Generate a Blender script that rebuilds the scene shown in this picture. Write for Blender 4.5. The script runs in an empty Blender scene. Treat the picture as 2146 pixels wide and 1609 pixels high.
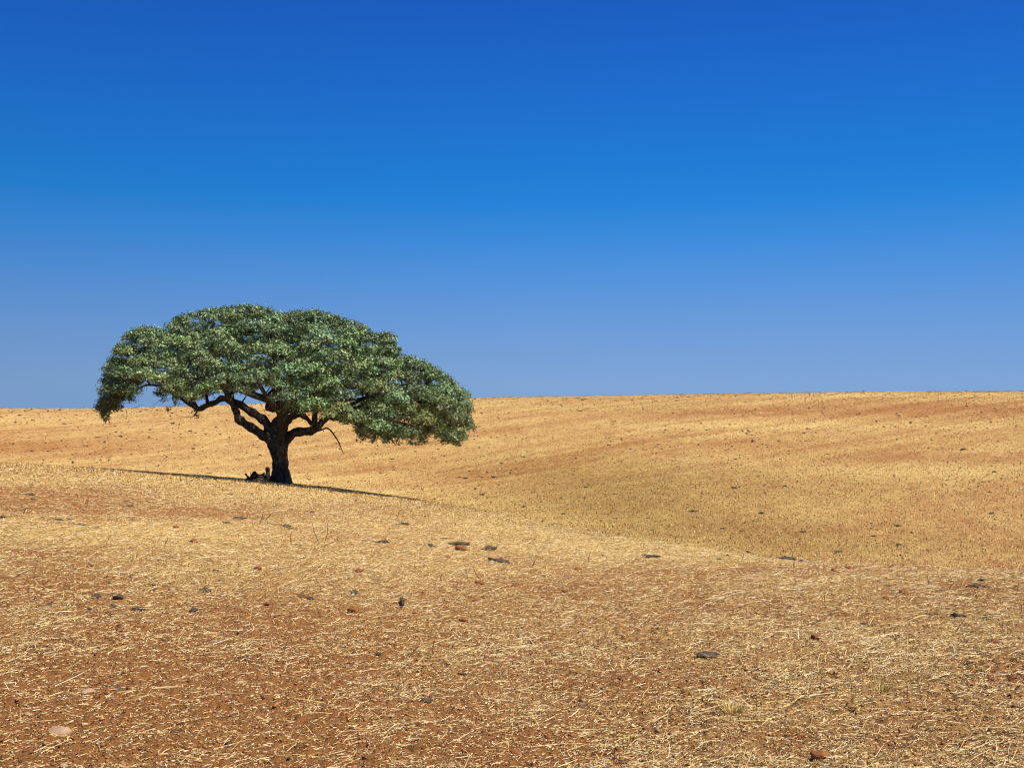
import bpy, math, random
import numpy as np
from mathutils import Vector

rng = np.random.default_rng(7)
random.seed(7)
scene = bpy.context.scene
COL = scene.collection

# ------------------------------------------------------------------ camera
EYE = 1.65
F = 2146.0                       # focal length in photo pixels (36 mm lens on 36 mm film)
cam_d = bpy.data.cameras.new('camera')
cam_d.sensor_width = 36.0
cam_d.lens = 36.0
cam_d.clip_start = 0.05
cam_d.clip_end = 5000.0
cam = bpy.data.objects.new('camera', cam_d)
cam.location = (0, 0, EYE)
cam.rotation_euler = (math.radians(90), 0, 0)
COL.objects.link(cam)
scene.camera = cam

# ------------------------------------------------------------------ sky and sun
SUN_EL, SUN_AZ = 57.0, 122.0     # azimuth clockwise from the view direction (+Y)
wd = bpy.data.worlds.new('World')
scene.world = wd
wd.use_nodes = True
nt = wd.node_tree
bg = nt.nodes['Background']
sky = nt.nodes.new('ShaderNodeTexSky')
sky.sky_type = 'NISHITA'
sky.sun_disc = False
sky.sun_elevation = math.radians(SUN_EL)
sky.sun_rotation = math.radians(SUN_AZ)
sky.altitude = 1500
sky.air_density = 1.0
sky.dust_density = 0.0
sky.ozone_density = 3.0
# the polarised deep blue of this sky: its colour by height above the horizon
EXPO = 0.2
SKYK = 0.10*2**EXPO
def lin(c): return tuple((((v/255)+0.055)/1.055)**2.4 if v > 10.3 else v/255/12.92 for v in c)
wtc = nt.nodes.new('ShaderNodeTexCoord')
wsx = nt.nodes.new('ShaderNodeSeparateXYZ')
wmr = nt.nodes.new('ShaderNodeMapRange'); wmr.inputs['From Max'].default_value = 1.0
wcr = nt.nodes.new('ShaderNodeValToRGB')
stops = [(0.0, (124, 164, 213)), (0.05, (108, 156, 217)), (0.10, (83, 147, 220)), (0.14, (58, 139, 220)), (0.175, (34, 131, 217)), (0.20, (29, 125, 214)), (0.27, (27, 109, 206)), (0.352, (24, 92, 193)), (1.0, (14, 52, 125))]
els = wcr.color_ramp.elements
for i, (p, c) in enumerate(stops):
    e = els[i] if i < 2 else els.new(p)
    e.position = p; e.color = (*lin(c), 1)
wmul = nt.nodes.new('ShaderNodeMix'); wmul.data_type = 'RGBA'; wmul.blend_type = 'MULTIPLY'
wmul.inputs['Factor'].default_value = 1.0
wmul.inputs['B'].default_value = (1/SKYK, 1/SKYK, 1/SKYK, 1)
wmix = nt.nodes.new('ShaderNodeMix'); wmix.data_type = 'RGBA'
wmix.inputs['Factor'].default_value = 0.98
nt.links.new(wtc.outputs['Generated'], wsx.inputs[0])
nt.links.new(wsx.outputs['Z'], wmr.inputs['Value'])
nt.links.new(wmr.outputs[0], wcr.inputs['Fac'])
wmx = nt.nodes.new('ShaderNodeMapRange')          # the sky deepens away from the sun
wmx.interpolation_type = 'SMOOTHSTEP'
wmx.inputs['From Min'].default_value = -0.75; wmx.inputs['From Max'].default_value = 0.2
wmx.inputs['To Min'].default_value = 0.82/SKYK; wmx.inputs['To Max'].default_value = 1.0/SKYK
nt.links.new(wsx.outputs['X'], wmx.inputs['Value'])
nt.links.new(wmx.outputs[0], wmul.inputs['B'])
nt.links.new(wcr.outputs['Color'], wmul.inputs['A'])
nt.links.new(sky.outputs[0], wmix.inputs['A'])
nt.links.new(wmul.outputs['Result'], wmix.inputs['B'])
nt.links.new(wmix.outputs['Result'], bg.inputs['Color'])
bg.inputs['Strength'].default_value = 0.10

sun_d = bpy.data.lights.new('sun', 'SUN')
sun_d.energy = 5.0
sun_d.angle = math.radians(0.5)
sun_d.color = (1.0, 0.95, 0.87)
sun = bpy.data.objects.new('sun', sun_d)
az, el = math.radians(SUN_AZ), math.radians(SUN_EL)
SUNV = Vector((math.sin(az)*math.cos(el), math.cos(az)*math.cos(el), math.sin(el)))
sun.rotation_euler = SUNV.to_track_quat('Z', 'Y').to_euler()
sun.location = (0, 0, 50)
COL.objects.link(sun)

scene.cycles.filter_width = 1.15
vs = scene.view_settings
vs.view_transform = 'Standard'
vs.look = 'None'
vs.exposure = EXPO
vs.gamma = 1.0
vs.use_curve_mapping = False

# ------------------------------------------------------------------ helpers
def hash2(ix, iy, seed):
    h = (ix.astype(np.int64)*374761393 + iy.astype(np.int64)*668265263 + seed*1442695041) & 0xFFFFFFFF
    h = ((h ^ (h >> 13))*1274126177) & 0xFFFFFFFF
    h = (h ^ (h >> 16)) & 0xFFFFFFFF
    return h.astype(np.float64)/4294967295.0

def vnoise(x, y, seed=0):
    ix = np.floor(x); iy = np.floor(y)
    fx = x-ix; fy = y-iy
    fx = fx*fx*fx*(fx*(fx*6-15)+10); fy = fy*fy*fy*(fy*(fy*6-15)+10)
    a = hash2(ix, iy, seed); b = hash2(ix+1, iy, seed)
    c = hash2(ix, iy+1, seed); d = hash2(ix+1, iy+1, seed)
    return (a+(b-a)*fx)*(1-fy)+(c+(d-c)*fx)*fy     # 0..1

def fbm(x, y, oct=4, seed=0, gain=0.5):
    s = np.zeros_like(x); a = 1.0; t = 0.0
    for o in range(oct):
        s += a*(vnoise(x*2**o+13.7*o, y*2**o-7.3*o, seed+o)-0.5)
        t += a*0.5; a *= gain
    return s/t                                       # about -1..1

def mesh_np(name, verts, faces, loops_per=4, smooth=False, mat=None, parent=None, col=None, attrs=None):
    me = bpy.data.meshes.new(name)
    nv = len(verts); nf = len(faces)
    me.vertices.add(nv)
    me.vertices.foreach_set('co', np.asarray(verts, np.float32).ravel())
    me.loops.add(nf*loops_per)
    me.loops.foreach_set('vertex_index', np.asarray(faces, np.int32).ravel())
    me.polygons.add(nf)
    me.polygons.foreach_set('loop_start', np.arange(nf, dtype=np.int32)*loops_per)
    me.polygons.foreach_set('loop_total', np.full(nf, loops_per, np.int32))
    if smooth:
        me.polygons.foreach_set('use_smooth', np.ones(nf, bool))
    if col is not None:
        ca = me.color_attributes.new('Col', 'FLOAT_COLOR', 'POINT')
        c4 = np.ones((nv, 4), np.float32); c4[:, :3] = col
        ca.data.foreach_set('color', c4.ravel())
    for k, v in (attrs or {}).items():
        at = me.attributes.new(k, 'FLOAT', 'POINT')
        at.data.foreach_set('value', np.asarray(v, np.float32).ravel())
    me.update(calc_edges=True)
    me.validate()
    if mat: me.materials.append(mat)
    o = bpy.data.objects.new(name, me)
    COL.objects.link(o)
    if parent is not None: o.parent = parent
    return o

def tag(o, label=None, cat=None, group=None, kind=None):
    if label: o['label'] = label
    if cat: o['category'] = cat
    if group: o['group'] = group
    if kind: o['kind'] = kind
    return o

def empty(name, loc):
    o = bpy.data.objects.new(name, None)
    o.location = loc
    o.empty_display_size = 0.2
    COL.objects.link(o)
    return o

def N(nt, typ, **kw):
    n = nt.nodes.new(typ)
    for k, v in kw.items():
        if k.startswith('i_'): n.inputs[k[2:].replace('_', ' ')].default_value = v
        else: setattr(n, k, v)
    return n

def new_mat(name):
    m = bpy.data.materials.new(name); m.use_nodes = True
    t = m.node_tree
    return m, t, t.nodes['Principled BSDF']

# ------------------------------------------------------------------ terrain shape
COLX = np.array([-900, -300,   0,  300,  590,  900, 1200, 1500, 1800, 2146, 2500, 3100], float)
CRV  = np.array([ 948,  956, 970,  990, 1011, 1050, 1118, 1163, 1186, 1196, 1200, 1200], float)   # crest of the near rise
TH_C = np.arctan((COLX-1073)/F)
SC   = (CRV-804)/F*np.cos(TH_C)
RC   = np.array([  40,   40,  41.5, 44,   46, 43.5,   29,   21,   19, 18.5,   18,   18], float)
AN_  = SC-2.2/RC
RIDX = np.array([-900, -300,   0,  150,  400,  590,  985, 1400, 1800, 2146, 2600, 3100], float)
RIDV = np.array([ 842,  848, 854.5, 858, 851, 845,  834.5, 826.5, 821.5, 819.5, 818, 818], float)
TH_R = np.arctan((RIDX-1073)/F)
SR   = (RIDV-804)/F*np.cos(TH_R)
RR_  = np.array([ 125,  122, 120,  118,  114,  110,  106,  104,  104,  104, 104, 104], float)
RVX  = np.array([-300, 0, 590, 900, 1200, 1500, 2146, 3000], float)
RVr  = np.array([  80, 76, 66,  60,   52,   44,   40,   40], float)
RVz  = np.array([-6.6,-6.5,-6.6,-6.8, -6.9, -6.8, -6.5, -6.3])
TH_V = np.arctan((RVX-1073)/F)

def smooth_interp(th, xs, ys):
    # interpolation averaged over a small window so that there are no kinks
    out = np.zeros_like(th)
    for k in (-0.05, -0.025, 0, 0.025, 0.05):
        out += np.interp(th+k, xs, ys)
    return out/5

def herm(r, r0, z0, m0, r1, z1, m1):
    L = r1-r0; t = np.clip((r-r0)/L, 0, 1)
    return ((2*t**3-3*t**2+1)*z0+(t**3-2*t**2+t)*L*m0+(-2*t**3+3*t**2)*z1+(t**3-t**2)*L*m1)

def base_z(x, y):
    """smooth ground height in world metres"""
    r = np.hypot(x, y); th = np.arctan2(x, y)
    rc = smooth_interp(th, TH_C, RC)
    an = smooth_interp(th, TH_C, AN_)
    b = 1.65/(3*rc**4)
    rq = np.minimum(r, rc*1.2)
    z = -(1.65+an*r+b*rq**4)
    r1 = rc*1.08
    z1 = -(1.65+an*r1+b*r1**4); m1 = -(an+4*b*r1**3)
    rv = np.maximum(smooth_interp(th, TH_V, RVr), r1+14); zv = np.minimum(smooth_interp(th, TH_V, RVz), z1-0.6)
    rr = smooth_interp(th, TH_R, RR_); sr = smooth_interp(th, TH_R, SR)
    zr = -sr*rr
    z = np.where(r > r1, herm(r, r1, z1, m1, rv, zv, 0*r), z)
    z = np.where(r > rv, herm(r, rv, zv, 0*r, rr, zr, -sr), z)
    rE = rr+300
    z = np.where(r > rr, herm(r, rr, zr, -sr, rE, zr-28, -0.05+0*r), z)
    z = np.where(r > rE, zr-28-0.05*(r-rE), z)
    return z+EYE

def bumps(x, y):
    r = np.hypot(x, y)
    fade = np.clip(r/10.0, 0.6, 1.6)
    n = 0.022*fbm(x*1.3, y*1.3, 3, 11)*fade
    n += 0.027*fbm(x*6.5, y*6.5, 3, 21)*np.clip(30/np.maximum(r, 1), 0, 1)
    n += 0.009*fbm(x*34, y*34, 2, 25)*np.clip(1.5-r/11, 0, 1)
    cl = np.clip(vnoise(x*17, y*17, 31)-0.62, 0, 1)*np.clip(vnoise(x*1.1, y*1.1, 33)*1.6-0.3, 0, 1)
    n += 0.10*cl*np.clip(1.4-r/18, 0, 1)
    n += 0.06*fbm(x*0.12, y*0.12, 2, 41)*np.clip((r-20)/40, 0, 1)
    return n

def ground_z(x, y):
    x = np.asarray(x, float); y = np.asarray(y, float)
    return base_z(x, y)+bumps(x, y)

def gz(x, y):
    return float(ground_z(np.array([x]), np.array([y]))[0])

def ground_at(px, v, rmin=3.0, rmax=130.0):
    """the first spot of ground that is seen along a direction of the photograph"""
    u = (px-1073)/F; s = (v-804)/F
    ys = np.exp(np.linspace(math.log(rmin), math.log(rmax), 6000))
    z = base_z(ys*u, ys)-EYE
    hit = np.nonzero(z >= -s*ys)[0]
    Y = ys[hit[0]] if len(hit) else 50.0
    return Y*u, Y

# where the ground carries straw (+) and where bare red soil (-): centre, spread, amount
PATCH = [(350,1002,420,12,.40),(620,1035,300,22,.35),(130,1048,240,26,-.55),(450,1078,240,14,-.30),(200,1118,320,26,.40),
 (1050,1098,220,34,.30),(1250,1148,270,18,.30),(150,1235,220,40,-.15),(150,1470,380,110,-.45),(500,1590,520,45,-.30),
 (1900,1330,320,60,.20),(1150,1560,240,50,-.15),(1850,1192,420,10,-.35),(1000,1230,500,30,-.12),(1100,1180,900,45,.22),(600,1110,700,40,.12),(300,1530,500,60,-.15),(700,1390,260,22,-.18),(1350,1430,260,20,-.2),(1750,1290,200,14,-.15),(300,1330,250,16,-.2),(1000,1560,300,25,-.2),(1900,1540,220,25,-.2),
 (50,935,260,22,-.40),(500,905,350,16,.12),(100,880,250,8,.15),(600,850,250,8,.35),(1100,850,250,10,.28),
 (1900,826,420,5,.40),(2000,856,360,13,-.55),(1500,866,300,10,-.25),(1650,890,300,9,.30),(1950,893,200,6,.2),
 (1980,958,260,11,-.45),(1600,930,240,9,-.2),(1900,988,330,14,.35),(1500,960,200,9,.15),(1750,1075,350,40,.12),(800,985,300,20,-.15),
 (1180,905,150,14,-.15)]
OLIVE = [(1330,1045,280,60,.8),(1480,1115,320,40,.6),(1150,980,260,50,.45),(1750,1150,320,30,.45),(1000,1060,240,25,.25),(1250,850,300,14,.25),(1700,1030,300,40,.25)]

def photo_uv(x, y, z):
    yy = np.maximum(y, 0.5)
    px = np.where(y > 0.5, 1073+F*x/yy, np.where(x > 0, 6000, -6000))
    v = 804+F*(EYE-z)/yy
    return px, v

def strawness(x, y, z):
    px, v = photo_uv(x, y, z)
    s = np.full_like(px, 0.52)
    for cx, cy, sx, sy, a in PATCH:
        s += a*(0.50 if cy < 1000 else 0.85)*np.exp(-((px-cx)/sx)**2-((v-cy)/sy)**2)
    s += (0.20-0.12*np.clip((np.hypot(x, y)-35)/30, 0, 1))*fbm(x*0.55, y*0.35, 4, 51)+0.14*fbm(x*2.6, y*2.0, 3, 61)
    r = np.hypot(x, y)
    th = np.arctan2(x, y)
    rw = r*(1-0.42*th-0.3*th*th)+2.5*fbm(th*4, r*0.03, 2, 73)                     # harvest rows sweep round the slope
    s += (0.10+0.14*fbm(th*3, rw*0.40, 3, 71)+0.16*fbm(th*5, rw*1.2, 2, 75))*np.clip((r-38)/30, 0, 1)      # drilling rows along the contour
    return np.clip(s, 0, 1)

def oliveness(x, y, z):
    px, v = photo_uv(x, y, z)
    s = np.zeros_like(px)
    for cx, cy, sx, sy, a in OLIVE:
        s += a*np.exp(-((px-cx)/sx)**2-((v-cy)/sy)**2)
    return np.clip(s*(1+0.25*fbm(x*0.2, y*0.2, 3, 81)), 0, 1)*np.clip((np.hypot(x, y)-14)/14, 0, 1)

# ------------------------------------------------------------------ ground sheet
def build_ground():
    rs = [0.0, 0.6, 1.2, 1.8, 2.4, 2.9]
    r = 3.3
    while r < 24: rs.append(r); r += 0.0030*r
    while r < 135: rs.append(r); r += 0.0055*r
    while r < 1500: rs.append(r); r += 0.07*r
    rs.append(1500.0)
    rs = np.array(rs[1:])
    fine = np.radians(np.linspace(-33, 33, 1000))
    co = np.radians(np.concatenate([np.linspace(33, 327, 150)[1:-1]]))
    th = np.concatenate([fine, co])
    nr, nth = len(rs), len(th)
    R, T = np.meshgrid(rs, th, indexing='ij')
    x = (R*np.sin(T)).ravel(); y = (R*np.cos(T)).ravel()
    zb = base_z(x, y); z = zb+bumps(x, y)
    V = np.column_stack([x, y, z])
    V = np.vstack([V, [[0, 0, gz(0, 0.01)]]])
    i = np.arange(nr-1)[:, None]*nth; j = np.arange(nth)[None, :]; j2 = (j+1) % nth
    Fq = np.stack([i+j, i+j2, i+nth+j2, i+nth+j], -1).reshape(-1, 4)[:, ::-1]
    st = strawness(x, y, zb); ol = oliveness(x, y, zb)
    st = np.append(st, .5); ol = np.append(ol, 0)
    # central fan as thin quads
    c = len(V)-1
    jj = np.arange(0, nth-1, 2)
    fan = np.stack([np.full_like(jj, c), jj+0, jj+1, (jj+2) % nth], -1)[:, ::-1]
    fan = fan[[len(set(q)) == 4 for q in fan.tolist()]]
    m, t, b = new_mat('dry_field')
    L = t.links.new
    tc = N(t, 'ShaderNodeTexCoord')
    a1 = N(t, 'ShaderNodeAttribute', attribute_name='straw')
    a2 = N(t, 'ShaderNodeAttribute', attribute_name='olive')
    n1 = N(t, 'ShaderNodeTexNoise', i_Scale=38.0, i_Detail=6.0, i_Roughness=0.75)
    n2 = N(t, 'ShaderNodeTexNoise', i_Scale=4.0, i_Detail=8.0, i_Roughness=0.7)
    n3 = N(t, 'ShaderNodeTexNoise', i_Scale=160.0, i_Detail=3.0, i_Roughness=0.8)
    for n in (n1, n2, n3): L(tc.outputs['Object'], n.inputs['Vector'])
    # straw mask
    add = N(t, 'ShaderNodeMath', operation='MULTIPLY_ADD'); add.inputs[1].default_value = 1.1
    L(a1.outputs['Fac'], add.inputs[0])
    sub = N(t, 'ShaderNodeMath', operation='ADD'); sub.inputs[1].default_value = -0.5
    mixn = N(t, 'ShaderNodeMath', operation='ADD')
    h1 = N(t, 'ShaderNodeMath', operation='MULTIPLY'); h1.inputs[1].default_value = 1.3
    h2 = N(t, 'ShaderNodeMath', operation='MULTIPLY'); h2.inputs[1].default_value = 0.7
    L(n1.outputs['Fac'], h1.inputs[0]); L(n2.outputs['Fac'], h2.inputs[0])
    L(h1.outputs[0], mixn.inputs[0]); L(h2.outputs[0], mixn.inputs[1])
    sub.inputs[1].default_value = -1.12
    L(mixn.outputs[0], sub.inputs[0]); L(sub.outputs[0], add.inputs[2])
    mask = N(t, 'ShaderNodeMapRange'); mask.inputs['From Min'].default_value = 0.32; mask.inputs['From Max'].default_value = 0.95
    L(add.outputs[0], mask.inputs['Value'])
    soil = N(t, 'ShaderNodeValToRGB')
    e = soil.color_ramp.elements
    e[0].position = 0.3; e[0].color = (0.20, 0.075, 0.020, 1)
    e[1].position = 0.7; e[1].color = (0.56, 0.255, 0.078, 1)
    L(n3.outputs['Fac'], soil.inputs['Fac'])
    straw = N(t, 'ShaderNodeValToRGB')
    e = straw.color_ramp.elements
    e[0].position = 0.3; e[0].color = (0.55, 0.345, 0.10, 1)
    e[1].position = 0.72; e[1].color = (0.88, 0.65, 0.25, 1)
    L(n1.outputs['Fac'], straw.inputs['Fac'])
    mx = N(t, 'ShaderNodeMix', data_type='RGBA')
    L(mask.outputs[0], mx.inputs['Factor']); L(soil.outputs[0], mx.inputs['A']); L(straw.outputs[0], mx.inputs['B'])
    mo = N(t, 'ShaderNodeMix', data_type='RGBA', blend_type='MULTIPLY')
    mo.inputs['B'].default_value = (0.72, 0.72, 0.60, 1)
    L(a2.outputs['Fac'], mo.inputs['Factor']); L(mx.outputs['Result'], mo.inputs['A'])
    L(mo.outputs['Result'], b.inputs['Base Color'])
    b.inputs['Roughness'].default_value = 0.95
    b.inputs['Specular IOR Level'].default_value = 0.15
    bp = N(t, 'ShaderNodeBump', i_Strength=1.0, i_Distance=0.035)
    L(n1.outputs['Fac'], bp.inputs['Height'])
    bp2 = N(t, 'ShaderNodeBump', i_Strength=0.7, i_Distance=0.006)
    L(n3.outputs['Fac'], bp2.inputs['Height']); L(bp.outputs[0], bp2.inputs['Normal'])
    L(bp2.outputs[0], b.inputs['Normal'])
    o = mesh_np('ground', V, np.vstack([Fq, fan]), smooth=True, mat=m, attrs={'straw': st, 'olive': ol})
    tag(o, 'rolling stubble field of pale straw over red soil', None, None, 'structure')
    return o

build_ground()

# ------------------------------------------------------------------ loose straw lying on the soil
def col_mat(name, rough=0.7, spec=0.25, trans=0.0):
    m, t, b = new_mat(name)
    a = N(t, 'ShaderNodeAttribute', attribute_name='Col')
    t.links.new(a.outputs['Color'], b.inputs['Base Color'])
    b.inputs['Roughness'].default_value = rough
    b.inputs['Specular IOR Level'].default_value = spec
    return m
M_STRAW = col_mat('straw_fibre', 0.6, 0.3)

def palette(n, cols, w):
    cols = np.array(cols); w = np.array(w, float); w /= w.sum()
    c = cols[rng.choice(len(cols), n, p=w)]
    return c*rng.uniform(0.8, 1.15, (n, 1))*rng.uniform(0.95, 1.05, (n, 3))

def rpow(n, a, b, p):
    """distances with density ~ r**p between a and b"""
    u = rng.random(n)
    if abs(p+1) < 1e-6: return a*(b/a)**u
    return (a**(p+1)+u*(b**(p+1)-a**(p+1)))**(1/(p+1))

def straw_litter():
    n0 = 1450000; w0 = 330000
    th = np.radians(rng.uniform(-31, 31, n0)); r = rpow(n0, 3.4, 34, -0.9)
    th[:w0] = np.radians(rng.uniform(-85, 85, w0)); r[:w0] = rpow(w0, 0.6, 26, -0.4)     # the ground beside and under the viewer too
    x = r*np.sin(th); y = r*np.cos(th)
    zb = base_z(x, y)
    s = strawness(x, y, zb)
    # windrows: straw gathers in small drifts
    s2 = s+0.42*fbm(x*1.5, y*1.1, 3, 91)+0.30*fbm(x*7, y*6, 2, 95)
    keep = rng.random(n0) < np.clip((s2-0.18)*1.9, 0.24+0.010*r, 1)
    pile = np.clip((s2[keep]-0.55)*1.4, 0, 1)
    x, y, r, s = x[keep], y[keep], r[keep], s[keep]
    n = len(x)
    g = np.clip((r/6.0), 0.8, 6)**0.42
    kind = rng.random(n)
    Lh = np.where(kind < 0.85, rng.uniform(0.003, 0.014, n), np.where(kind < 0.983, rng.uniform(0.014, 0.045, n), rng.uniform(0.05, 0.12, n)))*g/1.15
    W = np.where(kind < 0.85, rng.uniform(0.0012, 0.0036, n), rng.uniform(0.0014, 0.0028, n))*g*0.62
    yaw = rng.normal(0.12, 0.8, n)                       # raked roughly across the view by the harvester
    fl = rng.random(n) < 0.38
    yaw[fl] = rng.uniform(-math.pi, math.pi, fl.sum())
    pit = np.where(rng.random(n) < 0.07, rng.uniform(0.3, 1.1, n), rng.uniform(0.0, 0.22, n))
    roll = rng.uniform(-1.2, 1.2, n)
    d = np.stack([np.cos(yaw)*np.cos(pit), np.sin(yaw)*np.cos(pit), np.sin(pit)], 1)
    sd0 = np.stack([-np.sin(yaw), np.cos(yaw), np.zeros(n)], 1)
    up = np.cross(d, sd0)
    sd = sd0*np.cos(roll)[:, None]+up*np.sin(roll)[:, None]
    z = ground_z(x, y)+rng.uniform(0.001, 0.009, n)+rng.random(n)**1.5*0.028*pile+Lh*np.sin(pit)
    c = np.stack([x, y, z], 1)
    bend = rng.normal(0, 0.16, n)*Lh
    perp = sd0*bend[:, None]+up*(np.abs(bend)*0.3)[:, None]
    a = c-d*Lh[:, None]; e = c+d*Lh[:, None]; mpt = c+perp
    w = sd*W[:, None]
    V = np.stack([a-w, a+w, mpt-w, mpt+w, e-w*0.6, e+w*0.6], 1).reshape(-1, 3)
    i = np.arange(n)[:, None]*6
    Fq = np.concatenate([i+np.array([[0, 1, 3, 2]]), i+np.array([[2, 3, 5, 4]])], 1).reshape(-1, 4)
    cc = palette(n, [(0.88, 0.66, 0.30), (0.95, 0.80, 0.47), (0.68, 0.44, 0.14), (0.34, 0.16, 0.045), (0.09, 0.04, 0.015), (0.64, 0.52, 0.15)],
                 [27, 14, 21, 18, 17, 3])
    pale = (rng.random(n) < np.clip((r-8)/14, 0, 0.7)) & (cc[:, 0] < 0.45)
    cc[pale] = palette(int(pale.sum()), [(0.86, 0.64, 0.27), (0.70, 0.46, 0.14)], [1, 1])
    o = mesh_np('straw_litter', V, Fq, mat=M_STRAW, col=np.repeat(cc, 6, 0))
    tag(o, 'loose broken straw and chaff strewn over the red soil', None, None, 'stuff')

def stubble():
    # short upright stubble on the farther ground, in tufts
    n0 = 630000
    th = np.radians(rng.uniform(-30, 30, n0)); r = rpow(n0, 11, 128, -0.75)
    th[:80000] = np.radians(rng.uniform(-55, 55, 80000))
    x = r*np.sin(th); y = r*np.cos(th)
    zb = base_z(x, y)
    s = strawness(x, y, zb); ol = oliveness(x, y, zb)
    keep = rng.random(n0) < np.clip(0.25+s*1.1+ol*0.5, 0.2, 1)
    x, y, r, s, ol = x[keep], y[keep], r[keep], s[keep], ol[keep]
    n = len(x)
    H = rng.uniform(0.015, 0.05, n)*np.clip(r/30, 0.45, 1.5)*(1+0.1*ol)
    W = rng.uniform(0.003, 0.008, n)*np.clip(r/18, 0.5, 3.4)
    yaw = rng.uniform(0, math.pi, n)
    lean = rng.normal(0, 0.45, (n, 2))*H[:, None]
    z = ground_z(x, y)-0.006
    w = np.stack([np.cos(yaw), np.sin(yaw), np.zeros(n)], 1)*W[:, None]
    c = np.stack([x, y, z], 1)
    tip = c+np.column_stack([lean, H])
    V = np.stack([c-w, c+w, tip+w*0.45, tip-w*0.45], 1).reshape(-1, 3)
    Fq = (np.arange(n)[:, None]*4+np.array([[0, 1, 2, 3]]))
    cc = palette(n, [(0.82, 0.57, 0.20), (0.95, 0.76, 0.38), (0.58, 0.36, 0.095), (0.25, 0.12, 0.04), (0.07, 0.04, 0.02)],
                 [30, 24, 20, 14, 12])
    red = np.clip(0.55-s, 0, 1)[:, None]*1.4
    cc = cc*(1-red)+red*np.array([[0.56, 0.31, 0.088]])*rng.uniform(0.7, 1.3, (n, 1))
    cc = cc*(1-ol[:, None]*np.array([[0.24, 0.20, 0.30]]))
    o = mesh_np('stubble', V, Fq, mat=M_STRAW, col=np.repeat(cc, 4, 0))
    tag(o, 'short dry cereal stubble covering the slopes', None, None, 'stuff')

def crumbs():
    # small crumbs of soil and gravel, too many to count
    n = 470000
    th = np.radians(rng.uniform(-31, 31, n)); th[:60000] = np.radians(rng.uniform(-85, 85, 60000)); r = np.concatenate([rpow(400000, 3.4, 30, -1.0), rpow(n-400000, 18, 120, -0.7)])
    x = r*np.sin(th); y = r*np.cos(th)
    sz = rng.gamma(1.5, 0.0026, n)*np.clip(r/7, 0.8, 3)
    sz = np.clip(sz, 0.0015, 0.02)
    sz = np.where(rng.random(n) < 0.004, rng.uniform(0.010, 0.024, n), sz)
    sz = sz*np.where(np.arange(n) < 400000, np.clip(1.25-r/16, 0.25, 1), 1)
    sz[400000:] = np.clip(rng.gamma(1.6, 0.00018, n-400000), 0.00012, 0.0012)*r[400000:]
    oc = np.array([[1, 0, 0], [0, 1, 0], [-1, 0, 0], [0, -1, 0], [0, 0, .75], [0, 0, -.5]], float)
    yaw = rng.uniform(0, 6.28, n)
    P = oc[None]*rng.uniform(0.6, 1.3, (n, 6, 1))
    cx = P[:, :, 0]*np.cos(yaw)[:, None]-P[:, :, 1]*np.sin(yaw)[:, None]
    cy = P[:, :, 0]*np.sin(yaw)[:, None]+P[:, :, 1]*np.cos(yaw)[:, None]
    z = ground_z(x, y)+sz*0.35
    V = np.stack([cx*sz[:, None]+x[:, None], cy*sz[:, None]+y[:, None], P[:, :, 2]*sz[:, None]+z[:, None]], 2).reshape(-1, 3)
    tri = np.array([[0, 1, 4], [1, 2, 4], [2, 3, 4], [3, 0, 4], [1, 0, 5], [2, 1, 5], [3, 2, 5], [0, 3, 5]])
    Ft = (np.arange(n)[:, None, None]*6+tri[None]).reshape(-1, 3)
    cc = palette(n, [(0.36, 0.15, 0.045), (0.20, 0.075, 0.022), (0.52, 0.26, 0.10), (0.07, 0.04, 0.022), (0.66, 0.44, 0.22)], [36, 30, 20, 7, 7])
    cc[400000:] = palette(n-400000, [(0.05, 0.035, 0.025), (0.13, 0.06, 0.025), (0.30, 0.15, 0.05), (0.7, 0.52, 0.27)], [36, 26, 22, 16])
    o = mesh_np('soil_crumbs', V, Ft, loops_per=3, mat=M_STRAW, col=np.repeat(cc, 6, 0))
    tag(o, 'crumbs of red soil and grit between the straw', None, None, 'stuff')

straw_litter(); stubble(); crumbs()

# ------------------------------------------------------------------ the tree
TD = 41.3                                            # distance of the trunk
TXp, TVp = 588.0, 1012.0
TX = (TXp-1073)/F*TD
TZ = gz(TX, TD)
PX = TD/F                                            # metres per photo pixel at the trunk
def P(px, v, dy=0.0):
    """point of the tree, metres from the trunk's foot; dy = metres behind (+) or before (-) the trunk"""
    return np.array([(px-TXp)*PX, dy, (TVp-v)*PX])

def Q(px, v, dy):
    """the same, for a point seen at (px, v) when it lies dy metres behind or before the trunk"""
    y = TD+dy
    return np.array([(px-1073)/F*y-TX, dy, EYE-(v-804)/F*y-TZ])

def catmull(pts, rad, n):
    pts = np.array(pts, float); rad = np.array(rad, float)
    k = len(pts)
    P0 = np.vstack([2*pts[0]-pts[1], pts, 2*pts[-1]-pts[-2]])
    out = []; ro = []
    for i in range(k-1):
        a, b, c, d = P0[i], P0[i+1], P0[i+2], P0[i+3]
        for t in np.linspace(0, 1, n, endpoint=False):
            out.append(0.5*((2*b)+(-a+c)*t+(2*a-5*b+4*c-d)*t*t+(-a+3*b-3*c+d)*t**3))
            ro.append(rad[i]*(1-t)+rad[i+1]*t)
    out.append(pts[-1]); ro.append(rad[-1])
    return np.array(out), np.array(ro)

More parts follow.
